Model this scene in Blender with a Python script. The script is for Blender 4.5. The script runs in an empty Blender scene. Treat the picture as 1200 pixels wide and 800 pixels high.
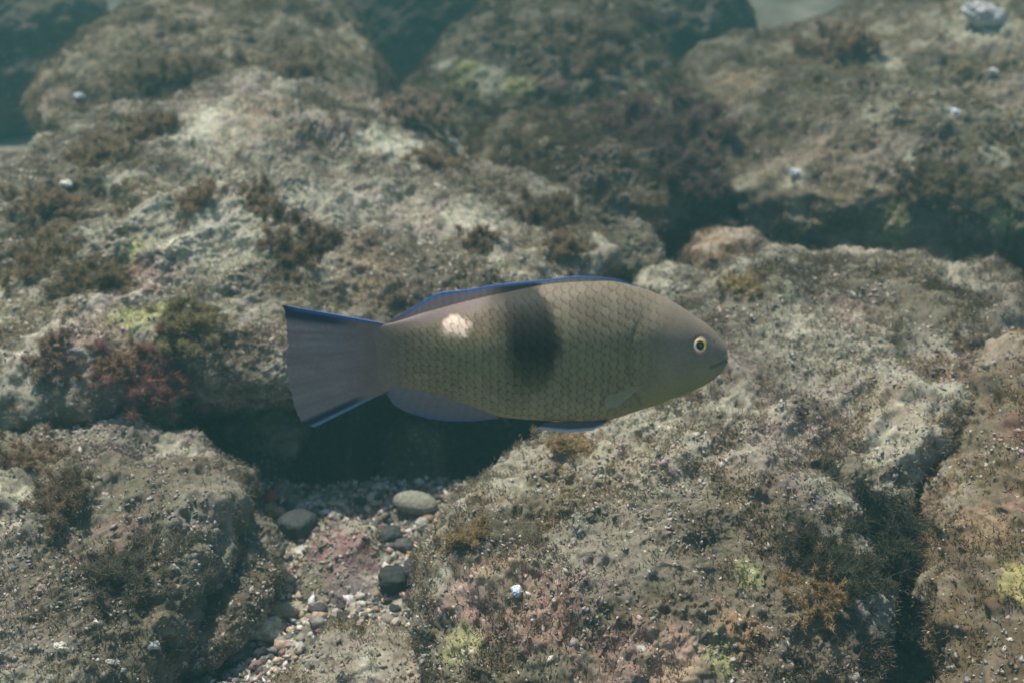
import bpy, math, random
import numpy as np
from mathutils import Vector

random.seed(7)
RNG = np.random.default_rng(11)
SC = bpy.context.scene
COL = SC.collection

# ------------------------------------------------------------------ camera
PITCH = math.radians(25.0)
H = 1.0                                   # camera height above the gravel
FPX = 600.0 / math.tan(math.radians(25.0))  # focal length in pixels of a 1200 px wide picture
cam_d = bpy.data.cameras.new('camera')
cam_d.sensor_width = 36.0
cam_d.lens = 18.0 / math.tan(math.radians(25.0))
cam_d.clip_start = 0.02
cam_d.clip_end = 300.0
cam_d.dof.use_dof = True
cam_d.dof.focus_distance = 1.17
cam_d.dof.aperture_fstop = 4.0
cam = bpy.data.objects.new('camera', cam_d)
COL.objects.link(cam)
cam.location = (0, 0, H)
cam.rotation_euler = (math.pi / 2 - PITCH, 0, 0)
SC.camera = cam

# ------------------------------------------------------------------ light
SUN_DIR = Vector((-0.24, 0.29, 0.92)).normalized()      # towards the sun
sun_el = math.asin(SUN_DIR.z)
sun_az = math.atan2(SUN_DIR.x, SUN_DIR.y)
world = bpy.data.worlds.new('World')
SC.world = world
world.use_nodes = True
wn = world.node_tree.nodes
wl = world.node_tree.links
bg = wn['Background']
sky = wn.new('ShaderNodeTexSky')
sky.sky_type = 'NISHITA'
sky.sun_disc = False
sky.sun_elevation = sun_el
sky.sun_rotation = sun_az
wl.new(sky.outputs['Color'], bg.inputs['Color'])
bg.inputs['Strength'].default_value = 0.115
sun_d = bpy.data.lights.new('sun', 'SUN')
sun_d.energy = 4.3
sun_d.angle = math.radians(0.6)
sun_d.color = (1.0, 0.92, 0.80)
sun = bpy.data.objects.new('sun', sun_d)
COL.objects.link(sun)
sun.rotation_euler = (-SUN_DIR).to_track_quat('-Z', 'Y').to_euler()
sun.location = (0, 0, 6)
SC.view_settings.view_transform = 'Standard'
SC.view_settings.look = 'None'
SC.view_settings.exposure = 0.65
SC.view_settings.gamma = 1.0
SC.cycles.max_bounces = 6
SC.cycles.volume_bounces = 2

HAZE_DENSITY = 0.17
HAZE_COLOR = (0.068, 0.185, 0.190, 1)

# ------------------------------------------------------------------ helpers
CAMP = np.array([0.0, 0.0, H])
R_ = np.array([1.0, 0, 0])
U_ = np.array([0, math.sin(PITCH), math.cos(PITCH)])
F_ = np.array([0, math.cos(PITCH), -math.sin(PITCH)])


def world_of(x, y, d):
    """camera-frame metres (right, up, depth) -> world"""
    x, y, d = np.broadcast_arrays(np.asarray(x, float), np.asarray(y, float), np.asarray(d, float))
    return CAMP + x[..., None] * R_ + y[..., None] * U_ + d[..., None] * F_


def at(px, py, d):
    return world_of((px - 600) / FPX * d, (400 - py) / FPX * d, d)


GROUND = 0.08                             # level of the gravel bed


def on_ground(px, py, z=None):
    z = GROUND if z is None else z
    v = (400 - py) / FPX
    d = (H - z) / (math.sin(PITCH) - v * math.cos(PITCH))
    return at(px, py, d), d


def project(P):
    q = P - CAMP
    d = q @ F_
    return 600 + FPX * (q @ R_) / d, 400 - FPX * (q @ U_) / d, d


def _hash(ix, iy, iz, seed):
    h = (ix.astype(np.uint32) * np.uint32(374761393)) ^ (iy.astype(np.uint32) * np.uint32(668265263)) \
        ^ (iz.astype(np.uint32) * np.uint32(2246822519)) ^ np.uint32((seed * 3266489917 + 12345) & 0xffffffff)
    h = (h ^ (h >> np.uint32(15))) * np.uint32(2246822519)
    h = (h ^ (h >> np.uint32(13))) * np.uint32(3266489917)
    h = h ^ (h >> np.uint32(16))
    return h.astype(np.float64) / 4294967295.0


_ROT = np.array([[0.36, 0.48, -0.8], [-0.8, 0.60, 0.0], [0.48, 0.64, 0.60]])


def vnoise(P, freq, seed=0):
    """smooth value noise 0..1"""
    Q = (P @ _ROT.T) * freq + 100.37 + seed * 3.713
    i = np.floor(Q)
    f = Q - i
    f = f * f * f * (f * (f * 6 - 15) + 10)
    i = i.astype(np.int64)
    x0, y0, z0 = i[:, 0], i[:, 1], i[:, 2]
    fx, fy, fz = f[:, 0], f[:, 1], f[:, 2]
    r = 0
    for dx in (0, 1):
        wx = fx if dx else 1 - fx
        for dy in (0, 1):
            wy = fy if dy else 1 - fy
            for dz in (0, 1):
                wz = fz if dz else 1 - fz
                r = r + wx * wy * wz * _hash(x0 + dx, y0 + dy, z0 + dz, seed)
    return r


def fbm(P, freq, octs, seed=0, gain=0.5, ridged=False):
    s, a, t = 0.0, 1.0, 0.0
    for k in range(octs):
        n = vnoise(P, freq, seed + k * 17)
        if ridged:
            n = 1 - abs(2 * n - 1)
        s = s + a * n
        t += a
        a *= gain
        freq *= 2.07
    return s / t


def sstep(a, b, x):
    t = np.clip((x - a) / (b - a), 0, 1)
    return t * t * (3 - 2 * t)


def mesh_object(name, V, faces, mat, parent=None, loc=(0, 0, 0), colors=None, smooth=True):
    """V (n,3) in local metres; faces (m,k) int array (or list of such arrays)"""
    me = bpy.data.meshes.new(name)
    V = np.asarray(V, np.float32)
    if isinstance(faces, np.ndarray):
        faces = [faces]
    me.vertices.add(len(V))
    me.vertices.foreach_set('co', V.ravel())
    loops = np.concatenate([f.ravel() for f in faces]).astype(np.int32)
    sizes = np.concatenate([np.full(len(f), f.shape[1], np.int32) for f in faces])
    starts = np.concatenate([[0], np.cumsum(sizes)[:-1]]).astype(np.int32)
    me.loops.add(len(loops))
    me.loops.foreach_set('vertex_index', loops)
    me.polygons.add(len(sizes))
    me.polygons.foreach_set('loop_start', starts)
    if smooth:
        me.polygons.foreach_set('use_smooth', np.ones(len(sizes), bool))
    if colors is not None:
        a = me.attributes.new('Col', 'FLOAT_COLOR', 'POINT')
        c = np.ones((len(V), 4), np.float32)
        c[:, :colors.shape[1]] = colors
        a.data.foreach_set('color', c.ravel())
    me.update()
    me.validate()
    if mat:
        me.materials.append(mat)
    o = bpy.data.objects.new(name, me)
    COL.objects.link(o)
    o.location = loc
    if parent:
        o.parent = parent
    return o


def tag(o, label=None, cat=None, group=None, kind=None):
    if label: o['label'] = label
    if cat: o['category'] = cat
    if group: o['group'] = group
    if kind: o['kind'] = kind
    return o


def empty(name, loc, rot=None):
    o = bpy.data.objects.new(name, None)
    COL.objects.link(o)
    o.location = loc
    o.empty_display_size = 0.05
    if rot: o.rotation_euler = rot
    return o


# ------------------------------------------------------------------ materials
def new_mat(name):
    m = bpy.data.materials.new(name)
    m.use_nodes = True
    n, l = m.node_tree.nodes, m.node_tree.links
    b = n['Principled BSDF']
    return m, n, l, b


def rock_material(name, speck=0.68, speck_col=(0.50, 0.48, 0.41, 1), bump=0.3):
    """vertex pigment times fine grain, with pale shelly specks and pitted relief"""
    m, n, l, b = new_mat(name)
    at_ = n.new('ShaderNodeAttribute'); at_.attribute_name = 'Col'
    tc = n.new('ShaderNodeTexCoord')

    def noise(scale, detail=4, rough=0.6):
        t = n.new('ShaderNodeTexNoise')
        t.inputs['Scale'].default_value = scale
        t.inputs['Detail'].default_value = detail
        t.inputs['Roughness'].default_value = rough
        l.new(tc.outputs['Object'], t.inputs['Vector'])
        return t
    g = noise(230, 4, 0.7)
    mr = n.new('ShaderNodeMapRange')
    mr.inputs['From Min'].default_value = 0.3; mr.inputs['From Max'].default_value = 0.7
    mr.inputs['To Min'].default_value = 0.72; mr.inputs['To Max'].default_value = 1.28
    l.new(g.outputs['Fac'], mr.inputs['Value'])
    mul = n.new('ShaderNodeVectorMath'); mul.operation = 'SCALE'
    l.new(at_.outputs['Color'], mul.inputs[0]); l.new(mr.outputs['Result'], mul.inputs['Scale'])
    # hue drift between olive and mauve
    hn = noise(38, 3, 0.6)
    cr = n.new('ShaderNodeValToRGB')
    cr.color_ramp.elements[0].position = 0.35; cr.color_ramp.elements[0].color = (0.95, 1.02, 0.88, 1)
    cr.color_ramp.elements[1].position = 0.68; cr.color_ramp.elements[1].color = (1.05, 0.99, 0.95, 1)
    l.new(hn.outputs['Fac'], cr.inputs['Fac'])
    hm = n.new('ShaderNodeVectorMath'); hm.operation = 'MULTIPLY'
    l.new(mul.outputs['Vector'], hm.inputs[0]); l.new(cr.outputs['Color'], hm.inputs[1])
    # pale specks
    s1 = noise(150, 2, 0.5)
    s2 = noise(14, 2, 0.5)
    ad = n.new('ShaderNodeMath'); ad.operation = 'MULTIPLY_ADD'
    l.new(s2.outputs['Fac'], ad.inputs[0]); ad.inputs[1].default_value = 0.35
    l.new(s1.outputs['Fac'], ad.inputs[2])
    st = n.new('ShaderNodeMapRange')
    st.inputs['From Min'].default_value = speck + 0.175; st.inputs['From Max'].default_value = speck + 0.235
    l.new(ad.outputs['Value'], st.inputs['Value'])
    mix = n.new('ShaderNodeMix'); mix.data_type = 'RGBA'
    l.new(st.outputs['Result'], mix.inputs['Factor'])
    l.new(hm.outputs['Vector'], mix.inputs[6])
    mix.inputs[7].default_value = speck_col
    l.new(mix.outputs[2], b.inputs['Base Color'])
    b.inputs['Roughness'].default_value = 0.9
    b.inputs['Specular IOR Level'].default_value = 0.2
    # relief
    n1 = noise(110, 6, 0.72)
    n2 = n.new('ShaderNodeTexVoronoi'); n2.inputs['Scale'].default_value = 120
    l.new(tc.outputs['Object'], n2.inputs['Vector'])
    sm = n.new('ShaderNodeMath'); sm.operation = 'MULTIPLY_ADD'
    l.new(n2.outputs['Distance'], sm.inputs[0]); sm.inputs[1].default_value = -0.5
    l.new(n1.outputs['Fac'], sm.inputs[2])
    bp = n.new('ShaderNodeBump'); bp.inputs['Strength'].default_value = bump
    bp.inputs['Distance'].default_value = 0.006
    l.new(sm.outputs['Value'], bp.inputs['Height'])
    l.new(bp.outputs['Normal'], b.inputs['Normal'])
    return m


def pigment_material(name, rough=0.6, spec=0.3, translucent=0.0, grain=0.25, bump=0.0, scale=300):
    m, n, l, b = new_mat(name)
    a = n.new('ShaderNodeAttribute'); a.attribute_name = 'Col'
    tc = n.new('ShaderNodeTexCoord')
    t = n.new('ShaderNodeTexNoise'); t.inputs['Scale'].default_value = scale; t.inputs['Detail'].default_value = 3
    l.new(tc.outputs['Object'], t.inputs['Vector'])
    mr = n.new('ShaderNodeMapRange')
    mr.inputs['From Min'].default_value = 0.3; mr.inputs['From Max'].default_value = 0.7
    mr.inputs['To Min'].default_value = 1 - grain; mr.inputs['To Max'].default_value = 1 + grain
    l.new(t.outputs['Fac'], mr.inputs['Value'])
    mu = n.new('ShaderNodeVectorMath'); mu.operation = 'SCALE'
    l.new(a.outputs['Color'], mu.inputs[0]); l.new(mr.outputs['Result'], mu.inputs['Scale'])
    l.new(mu.outputs['Vector'], b.inputs['Base Color'])
    b.inputs['Roughness'].default_value = rough
    b.inputs['Specular IOR Level'].default_value = spec
    if bump:
        bp = n.new('ShaderNodeBump'); bp.inputs['Strength'].default_value = bump
        bp.inputs['Distance'].default_value = 0.002
        l.new(t.outputs['Fac'], bp.inputs['Height']); l.new(bp.outputs['Normal'], b.inputs['Normal'])
    if translucent:
        tr = n.new('ShaderNodeBsdfTranslucent')
        l.new(mu.outputs['Vector'], tr.inputs['Color'])
        mx = n.new('ShaderNodeMixShader'); mx.inputs['Fac'].default_value = translucent
        out = n['Material Output']
        l.new(b.outputs['BSDF'], mx.inputs[1]); l.new(tr.outputs['BSDF'], mx.inputs[2])
        l.new(mx.outputs['Shader'], out.inputs['Surface'])
    return m


M_ROCK = rock_material('encrusted_rock')
M_ROCK_PALE = rock_material('encrusted_rock_pale', speck=0.635)
M_ROCK_DULL = rock_material('encrusted_rock_dull', speck=0.66, speck_col=(0.42, 0.42, 0.38, 1))
M_SEABED = rock_material('seabed_grit', speck=0.60, bump=0.55)
M_TURF = pigment_material('turf_algae', 0.9, 0.1, 0.45, 0.3)
M_STONE = pigment_material('worn_stone', 0.75, 0.25, 0, 0.35, 0.5, 220)
M_SHELL = pigment_material('shell', 0.5, 0.4, 0, 0.2, 0.3, 260)
M_FISH = pigment_material('fish_skin', 0.55, 0.10, 0, 0.10, 0.0, 420)
M_FIN = pigment_material('fin_membrane', 0.5, 0.3, 0.1, 0.10, 0.0, 420)
M_EYE = pigment_material('eye', 0.25, 0.25, 0, 0.08, 0.0, 900)

# ------------------------------------------------------------------ boulders
_cs = {}


def cube_sphere(N):
    if N in _cs:
        return _cs[N]
    t = np.tan(np.linspace(-1, 1, N + 1) * math.pi / 4)
    A, B = np.meshgrid(t, t, indexing='ij')
    A, B, O = A.ravel(), B.ravel(), np.ones((N + 1) ** 2)
    F = [(A, B, O), (B, A, -O), (O, A, B), (-O, B, A), (B, O, A), (A, -O, B)]
    V = np.concatenate([np.stack(f, 1) for f in F])
    V /= np.linalg.norm(V, axis=1)[:, None]
    i, j = np.meshgrid(np.arange(N), np.arange(N), indexing='ij')
    q = (i * (N + 1) + j).ravel()
    quad = np.stack([q, q + N + 1, q + N + 2, q + 1], 1)
    Q = np.concatenate([quad + k * (N + 1) ** 2 for k in range(6)])
    key = np.round(V * 1e6).astype(np.int64)
    _, idx, inv = np.unique(key, axis=0, return_index=True, return_inverse=True)
    V = V[idx]
    Q = inv.ravel()[Q]
    _cs[N] = (V, Q)
    return V, Q


def vertex_normals(V, Q):
    n = np.cross(V[Q[:, 2]] - V[Q[:, 0]], V[Q[:, 3]] - V[Q[:, 1]])
    out = np.zeros_like(V)
    for k in range(Q.shape[1]):
        for c in range(3):
            out[:, c] += np.bincount(Q[:, k], n[:, c], len(V))
    L = np.linalg.norm(out, axis=1)
    return out / np.maximum(L, 1e-12)[:, None]


BROWN = np.array([0.180, 0.146, 0.092])
DARKB = np.array([0.090, 0.073, 0.054])
GREY = np.array([0.265, 0.248, 0.205])
PALE = np.array([0.50, 0.475, 0.385])
MAUVE = np.array([0.235, 0.190, 0.172])


def turf_mesh(P, Nn, Cc, count_blades, length, width, spread, rng):
    """thin one-triangle blades in tufts: P base points, Nn normals, Cc colours"""
    n = len(P)
    k = count_blades
    B = np.repeat(P, k, 0) + rng.normal(0, spread, (n * k, 3))
    N2 = np.repeat(Nn, k, 0)
    D = N2 + rng.normal(0, 0.62, (n * k, 3))
    D /= np.linalg.norm(D, axis=1)[:, None]
    L = length * rng.uniform(0.45, 1.25, n * k)[:, None] * np.repeat(rng.uniform(0.6, 1.3, n), k)[:, None]
    S = np.cross(D, rng.normal(0, 1, (n * k, 3)))
    S /= np.maximum(np.linalg.norm(S, axis=1), 1e-9)[:, None]
    W = width * rng.uniform(0.6, 1.3, n * k)[:, None]
    B = B - N2 * 0.0015
    v = np.stack([B - S * W, B + S * W, B + D * L], 1).reshape(-1, 3)
    f = np.arange(n * k * 3).reshape(-1, 3)
    c = np.repeat(Cc, k, 0) * rng.uniform(0.85, 1.2, (n * k, 1))
    c = np.repeat(c, 3, 0)
    return v, f, c


def grit_mesh(P, Nn, Cc, size, rng):
    """small irregular shelly crumbs (distorted octahedra)"""
    n = len(P)
    base = np.array([[1, 0, 0], [-1, 0, 0], [0, 1, 0], [0, -1, 0], [0, 0, 1], [0, 0, -1]], float)
    tri = np.array([[0, 2, 4], [2, 1, 4], [1, 3, 4], [3, 0, 4], [2, 0, 5], [1, 2, 5], [3, 1, 5], [0, 3, 5]])
    v = base[None] + rng.normal(0, 0.25, (n, 6, 3))
    q = np.linalg.qr(rng.normal(0, 1, (n, 3, 3)))[0]
    s = size * rng.lognormal(0, 0.4, (n, 1, 1)) * np.array([1.0, 0.75, 0.5])
    v = np.einsum('nij,nkj->nki', q, v * s)
    v = v + P[:, None] + Nn[:, None] * size * 0.2
    f = (tri[None] + 6 * np.arange(n)[:, None, None]).reshape(-1, 3)
    c = np.repeat(Cc, 6, 0)
    return v.reshape(-1, 3), f, c


def sample_surface(V, Q, Nv, n, rng, weight=None):
    """random surface points, area weighted, on the sides that can be seen"""
    a = np.linalg.norm(np.cross(V[Q[:, 2]] - V[Q[:, 0]], V[Q[:, 3]] - V[Q[:, 1]]), axis=1)
    nf = Nv[Q[:, 0]]
    ctr = V[Q[:, 0]]
    view = CAMP - ctr
    view /= np.linalg.norm(view, axis=1)[:, None]
    a = a * ((nf * view).sum(1) > -0.35)
    if weight is not None:
        a = a * weight[Q[:, 0]]
    fi = rng.choice(len(Q), n, p=a / a.sum())
    u = rng.random((n, 2))
    A, B, C_, D_ = (V[Q[fi, k]] for k in range(4))
    p = (A * (1 - u[:, :1]) + B * u[:, :1]) * (1 - u[:, 1:]) + (D_ * (1 - u[:, :1]) + C_ * u[:, :1]) * u[:, 1:]
    return p, Nv[Q[fi, 0]], Q[fi, 0]


BOULDERS = {}


def boulder(key, poly, ctr, d0, k, bulge, N, label, name='boulder', cat='boulder', mat=None, seed=1,
            rough=1.0, tone=(0.5, 0.3), patches=(), turf=0, grit=0, back=None, turf_len=0.008, tint=(1, 1, 1), power=2.3,
            lump=1.0, group=None):
    rng = np.random.default_rng(seed + 500)
    v0 = (400 - ctr[1]) / FPX
    c = d0 * (1 - k * v0)
    x0, y0 = (ctr[0] - 600) / FPX * d0, v0 * d0
    pp = np.array(poly, float)
    v = (400 - pp[:, 1]) / FPX
    d = c / (1 - k * v)
    X, Y = (pp[:, 0] - 600) / FPX * d - x0, v * d - y0
    ph = np.arctan2(Y, X)
    rr = np.hypot(X, Y)
    o = np.argsort(ph)
    ph, rr = ph[o], rr[o]
    ph = np.concatenate([ph - 2 * math.pi, ph, ph + 2 * math.pi])
    rr = np.concatenate([rr, rr, rr])
    S, Q = cube_sphere(N)
    # pole of the shape towards the viewer, with vertices gathered there
    al = np.arccos(np.clip(S[:, 2], -1, 1))
    be = np.arctan2(S[:, 1], S[:, 0])
    al = math.pi * (al / math.pi) ** 1.35
    R = np.interp(be, ph, rr)
    # soften the polygon corners
    R = (R * 2 + np.interp(be - 0.06, ph, rr) + np.interp(be + 0.06, ph, rr)) / 4
    sa, ca = np.sin(al), np.cos(al)
    dep = np.where(ca > 0, bulge, back if back else bulge * 1.3)
    rad = 1 / ((np.abs(sa) / R) ** power + (np.abs(ca) / dep) ** power) ** (1 / power)
    a, b, e = rad * sa * np.cos(be), rad * sa * np.sin(be), rad * ca
    P = world_of(x0 + a, y0 + b, d0 + k * b - e)
    Nv = vertex_normals(P, Q)
    centre = P.mean(0)
    if ((P - centre) * Nv).sum() < 0:
        Q = Q[:, ::-1].copy(); Nv = -Nv
    size = rr.mean()
    s = seed * 101
    big = (fbm(P, 1.1 / size, 2, s) - 0.5) * size * 0.24 * lump
    ridge = (fbm(P, 9.0, 3, s + 3, 0.5, True) - 0.6) * 0.042 * rough
    mid = (fbm(P, 26.0, 3, s + 5, 0.55) - 0.5) * 0.030 * rough
    P = P + Nv * (big + ridge + mid)[:, None]
    Nv = vertex_normals(P, Q)
    pits = sstep(0.60, 0.78, vnoise(P, 34.0, s + 9)) * 0.004
    fine = (fbm(P, 80.0, 3, s + 7, 0.55) - 0.5) * 0.012 + (fbm(P, 180.0, 2, s + 8, 0.6) - 0.5) * 0.006
    coarse = 0.62 + 0.65 * sstep(0.42, 0.60, fbm(P, 8.0, 3, s + 71, 0.55))     # felted here, crumbly there
    P = P + Nv * ((fine - pits) * rough * coarse)[:, None]
    Nv = vertex_normals(P, Q)
    # pigment: brown turf, grey rock, pale crust, mauve coralline
    n1 = fbm(P, 7.0, 4, s + 21, 0.6)
    n2 = fbm(P, 19.0, 4, s + 31, 0.62)
    n3 = fbm(P, 5.0, 3, s + 41)
    n4 = fbm(P, 70.0, 3, s + 51, 0.6)
    col = np.tile(BROWN, (len(P), 1))
    m = sstep(0.62 - tone[0] * 0.35, 0.72 - tone[0] * 0.35, 0.55 * n2 + 0.45 * n4)[:, None]
    col = col * (1 - m) + GREY * m
    m = sstep(0.86 - tone[1] * 0.40, 0.96 - tone[1] * 0.40, 0.3 * n1 + 0.35 * n2 + 0.35 * n4 + 0.1)[:, None]
    col = col * (1 - m) + PALE * m
    m = (sstep(0.56, 0.68, n3) * 0.55)[:, None]
    col = col * (1 - m) + (MAUVE * (0.5 + n4[:, None])) * m
    m = (sstep(0.55, 0.66, fbm(P, 11.0, 3, s + 61, 0.6)) * 0.75)[:, None]
    col = col * (1 - m) + DARKB * m
    lowf = fbm(P, 3.2, 3, s + 81, 0.55)
    m = (sstep(0.50, 0.36, lowf) * 0.55)[:, None]; col = col * (1 - m) + BROWN * 0.8 * m
    col = col * (0.78 + 0.5 * sstep(0.40, 0.64, lowf))[:, None]  # broad light and dark drift: dappled sunlight put into the colour
    turfw = 0.15 + sstep(0.45, 0.62, 1 - n2)
    px, py, dd = project(P)
    vis = ((CAMP - P) * Nv).sum(1) > 0
    for (qx, qy, rpx, colr, amt) in patches:
        w = np.hypot(px - qx, py - qy) + 1e4 * (~vis)
        cand = np.argsort(w)[:12]
        ci = cand[np.argmin(dd[cand])]
        q3 = P[ci]
        rm = rpx / FPX * dd[ci]
        dist = np.linalg.norm((P - q3) * np.array([1, 0.75, 1]), axis=1) / rm
        wgt = (sstep(1.15, 0.35, dist + (n2 - 0.5) * 2.2 + (n4 - 0.5) * 1.2) * amt)[:, None]
        col = col * (1 - wgt) + np.array(colr) * (0.55 + 0.9 * n4[:, None]) * wgt
        turfw = turfw * (1 - 0.7 * wgt[:, 0])
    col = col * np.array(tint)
    col = np.clip(col, 0.01, 0.8)
    org = P.mean(0)
    ob = mesh_object(name, P - org, Q, mat or M_ROCK, loc=org, colors=col)
    tag(ob, label, cat, group)
    BOULDERS[key] = dict(P=P, Q=Q, N=Nv, px=px, py=py, d=dd, vis=vis, org=org, ob=ob)
    if turf:
        p, nn, vi = sample_surface(P, Q, Nv, turf, rng, turfw)
        cc = (np.array([0.180, 0.150, 0.102]) * rng.uniform(0.7, 1.35, (turf, 1)) + rng.normal(0, 0.008, (turf, 3))) * np.array([1.06, 1.0, 0.86])
        cc = np.clip(0.35 * cc + 0.75 * col[vi], 0.03, 0.6)
        upw = nn + np.array([0, 0, 0.25])
        v_, f_, c_ = turf_mesh(p, upw, cc, 5, turf_len * 0.85, 0.0009, 0.0035, rng)
        t = mesh_object('algae_turf', v_ - org, f_, M_TURF, ob, colors=c_, smooth=False)
        tag(t, kind='stuff')
    if grit:
        p, nn, vi = sample_surface(P, Q, Nv, grit, rng, 0.1 + sstep(0.5, 0.62, n1))
        pal = np.array([[0.55, 0.53, 0.46], [0.40, 0.37, 0.30], [0.30, 0.29, 0.26], [0.45, 0.33, 0.30], [0.12, 0.11, 0.10], [0.20, 0.17, 0.13]])
        cc = pal[rng.choice(6, grit, p=[0.06, 0.18, 0.30, 0.12, 0.08, 0.26])] * rng.uniform(0.7, 1.2, (grit, 1))
        v_, f_, c_ = grit_mesh(p, nn, cc, 0.0026, rng)
        t = mesh_object('shell_grit', v_ - org, f_, M_SHELL, ob, colors=c_, smooth=False)
        tag(t, kind='stuff')
    return ob


def surface_at(key, px, py):
    """the front-most point of a boulder seen at a spot of the photograph, with its normal"""
    B = BOULDERS[key]
    w = np.hypot(B['px'] - px, B['py'] - py) + 1e4 * (~B['vis'])
    cand = np.argsort(w)[:10]
    i = cand[np.argmin(B['d'][cand])]
    return B['P'][i], B['N'][i], B['d'][i]


PK = (0.33, 0.215, 0.20); YG = (0.40, 0.42, 0.20); WH = (0.58, 0.57, 0.48); OR = (0.40, 0.26, 0.15)
GN = (0.20, 0.26, 0.17); DK = (0.05, 0.045, 0.04); TN = (0.36, 0.28, 0.20); TEAL = (0.13, 0.19, 0.17)

boulder('sunlit', [(-140, 240), (-30, 222), (30, 195), (75, 160), (150, 122), (260, 104), (400, 120), (480, 155), (560, 188), (640, 222),
                   (700, 258), (728, 300), (705, 335), (600, 400), (520, 452), (430, 458), (330, 462), (235, 452), (170, 478), (60, 508),
                   (-60, 508), (-170, 420)],
        (290, 320), 2.0, 1.27, 0.27, 210, 'broad sunlit boulder with shelly crust and painted sun dapples behind the tail of the fish', mat=M_ROCK_PALE, seed=3,
        tone=(0.56, 0.46), turf=44000, grit=4500, turf_len=0.011,
        patches=[(235, 145, 55, WH, .95), (460, 165, 48, WH, .9), (545, 180, 36, WH, .9), (320, 260, 60, WH, .5), (400, 230, 50, WH, .5), (150, 160, 20, YG, .7), (160, 290, 28, YG, .8),  # white patches paint bright dapples of sunlight onto the crust
                 (165, 375, 40, YG, .75), (250, 280, 60, WH, .5), (420, 310, 50, TN, .5), (185, 320, 36, PK, .7), (60, 400, 34, PK, .6),
                 (300, 200, 90, (0.42, 0.40, 0.34), .5), (130, 440, 50, PK, .7), (470, 240, 70, (0.45, 0.42, 0.35), .5), (560, 260, 50, WH, .5),
                 (60, 270, 100, BROWN * 0.7, .8), (20, 370, 70, BROWN * 0.7, .7), (230, 230, 45, BROWN, .5), (640, 290, 60, BROWN * 0.8, .6), (350, 285, 40, DK, .7), (310, 130, 60, TN, .5)])
boulder('front_left', [(-160, 525), (0, 500), (100, 502), (190, 516), (245, 544), (285, 578), (262, 640), (222, 700), (190, 760), (160, 860),
                       (100, 960), (-150, 900), (-250, 700)],
        (80, 700), 1.307, 1.5, 0.14, 165, 'dark brown boulder beside the gravel in the lower left corner', seed=5,
        tone=(0.95, 0.48), turf=10000, grit=4500,
        patches=[(150, 665, 55, DK, .8), (60, 590, 45, DK, .7), (130, 625, 40, PK, .4), (250, 570, 60, GREY, .6), (45, 535, 40, TN, .4),
                 (240, 640, 60, GREY, .5)])
boulder('front_right', [(830, 352), (880, 316), (980, 296), (1090, 303), (1160, 316), (1215, 362), (1190, 440), (1100, 515), (1035, 585),
                        (1010, 680), (1000, 760), (980, 850), (800, 900), (560, 880), (492, 790), (498, 700), (520, 620), (575, 572),
                        (635, 512), (720, 488), (760, 430)],
        (810, 590), 1.41, 1.33, 0.17, 232, 'largest grey boulder, under and behind the head of the fish', seed=8,
        tone=(0.66, 0.36), turf=36000, grit=5500,
        patches=[(790, 760, 55, (0.40, 0.29, 0.23), .8), (860, 725, 40, OR, .55), (880, 670, 22, YG, .5), (545, 700, 45, PK, .75), (590, 690, 40, TN, .6),
                 (640, 720, 50, (0.34, 0.22, 0.19), .7), (535, 755, 26, YG, .6), (715, 770, 45, PK, .5), (840, 770, 30, YG, .5),
                 (960, 375, 70, WH, .45), (1000, 360, 30, PK, .4), (900, 400, 60, GREY, .6), (860, 560, 60, BROWN, .5), (640, 560, 60, BROWN, .7),
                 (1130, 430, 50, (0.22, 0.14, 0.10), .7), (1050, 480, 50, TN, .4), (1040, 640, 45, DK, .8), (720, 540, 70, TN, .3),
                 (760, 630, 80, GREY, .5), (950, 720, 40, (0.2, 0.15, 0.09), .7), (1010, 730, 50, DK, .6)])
boulder('right_edge', [(1128, 520), (1170, 430), (1260, 390), (1360, 500), (1360, 800), (1250, 900), (1140, 880), (1118, 760), (1116, 640)],
        (1210, 640), 1.25, 1.2, 0.12, 105, 'reddish brown boulder cut by the right edge of the picture', seed=13,
        tone=(0.5, 0.35), turf=7000, grit=2500, patches=[(1190, 590, 25, PK, .6), (1190, 670, 25, YG, .7), (1150, 600, 30, TN, .5), (1180, 500, 30, (0.2, 0.11, 0.09), .6)],
        tint=(1.05, 0.95, 0.9))
boulder('cleft', [(1040, 540), (1078, 500), (1130, 500), (1150, 600), (1150, 720), (1060, 730), (1030, 640)],
        (1090, 620), 1.50, 0.4, 0.10, 80, 'teal green stone wedged in the cleft of the lower right', name='stone', cat='stone', seed=17, mat=M_ROCK_DULL,
        tone=(0.4, 0.2), turf=1500, grit=900, tint=(0.55, 0.85, 0.75), patches=[(1095, 600, 50, TEAL, .9)])
boulder('ledge', [(1042, 712), (1060, 700), (1085, 694), (1108, 698), (1120, 722), (1108, 742), (1080, 735), (1055, 742)],
        (1082, 716), 1.30, 0.8, 0.03, 40, 'pale ragged ledge of rock above the dark hole in the lower right', name='rock_ledge', cat='rock', seed=19,
        mat=M_ROCK_PALE, tone=(0.9, 0.6), turf=300, grit=300, rough=0.6)
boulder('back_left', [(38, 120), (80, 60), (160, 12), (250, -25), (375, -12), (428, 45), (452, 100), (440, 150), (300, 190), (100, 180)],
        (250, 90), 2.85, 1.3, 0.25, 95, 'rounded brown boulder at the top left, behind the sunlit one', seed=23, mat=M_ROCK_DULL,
        tone=(0.5, 0.2), turf=14000, grit=600, turf_len=0.018, tint=(0.82, 0.78, 0.72), patches=[(330, 60, 60, BROWN, .6), (120, 60, 50, GREY, .5), (240, 70, 50, MAUVE, .5)])
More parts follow.
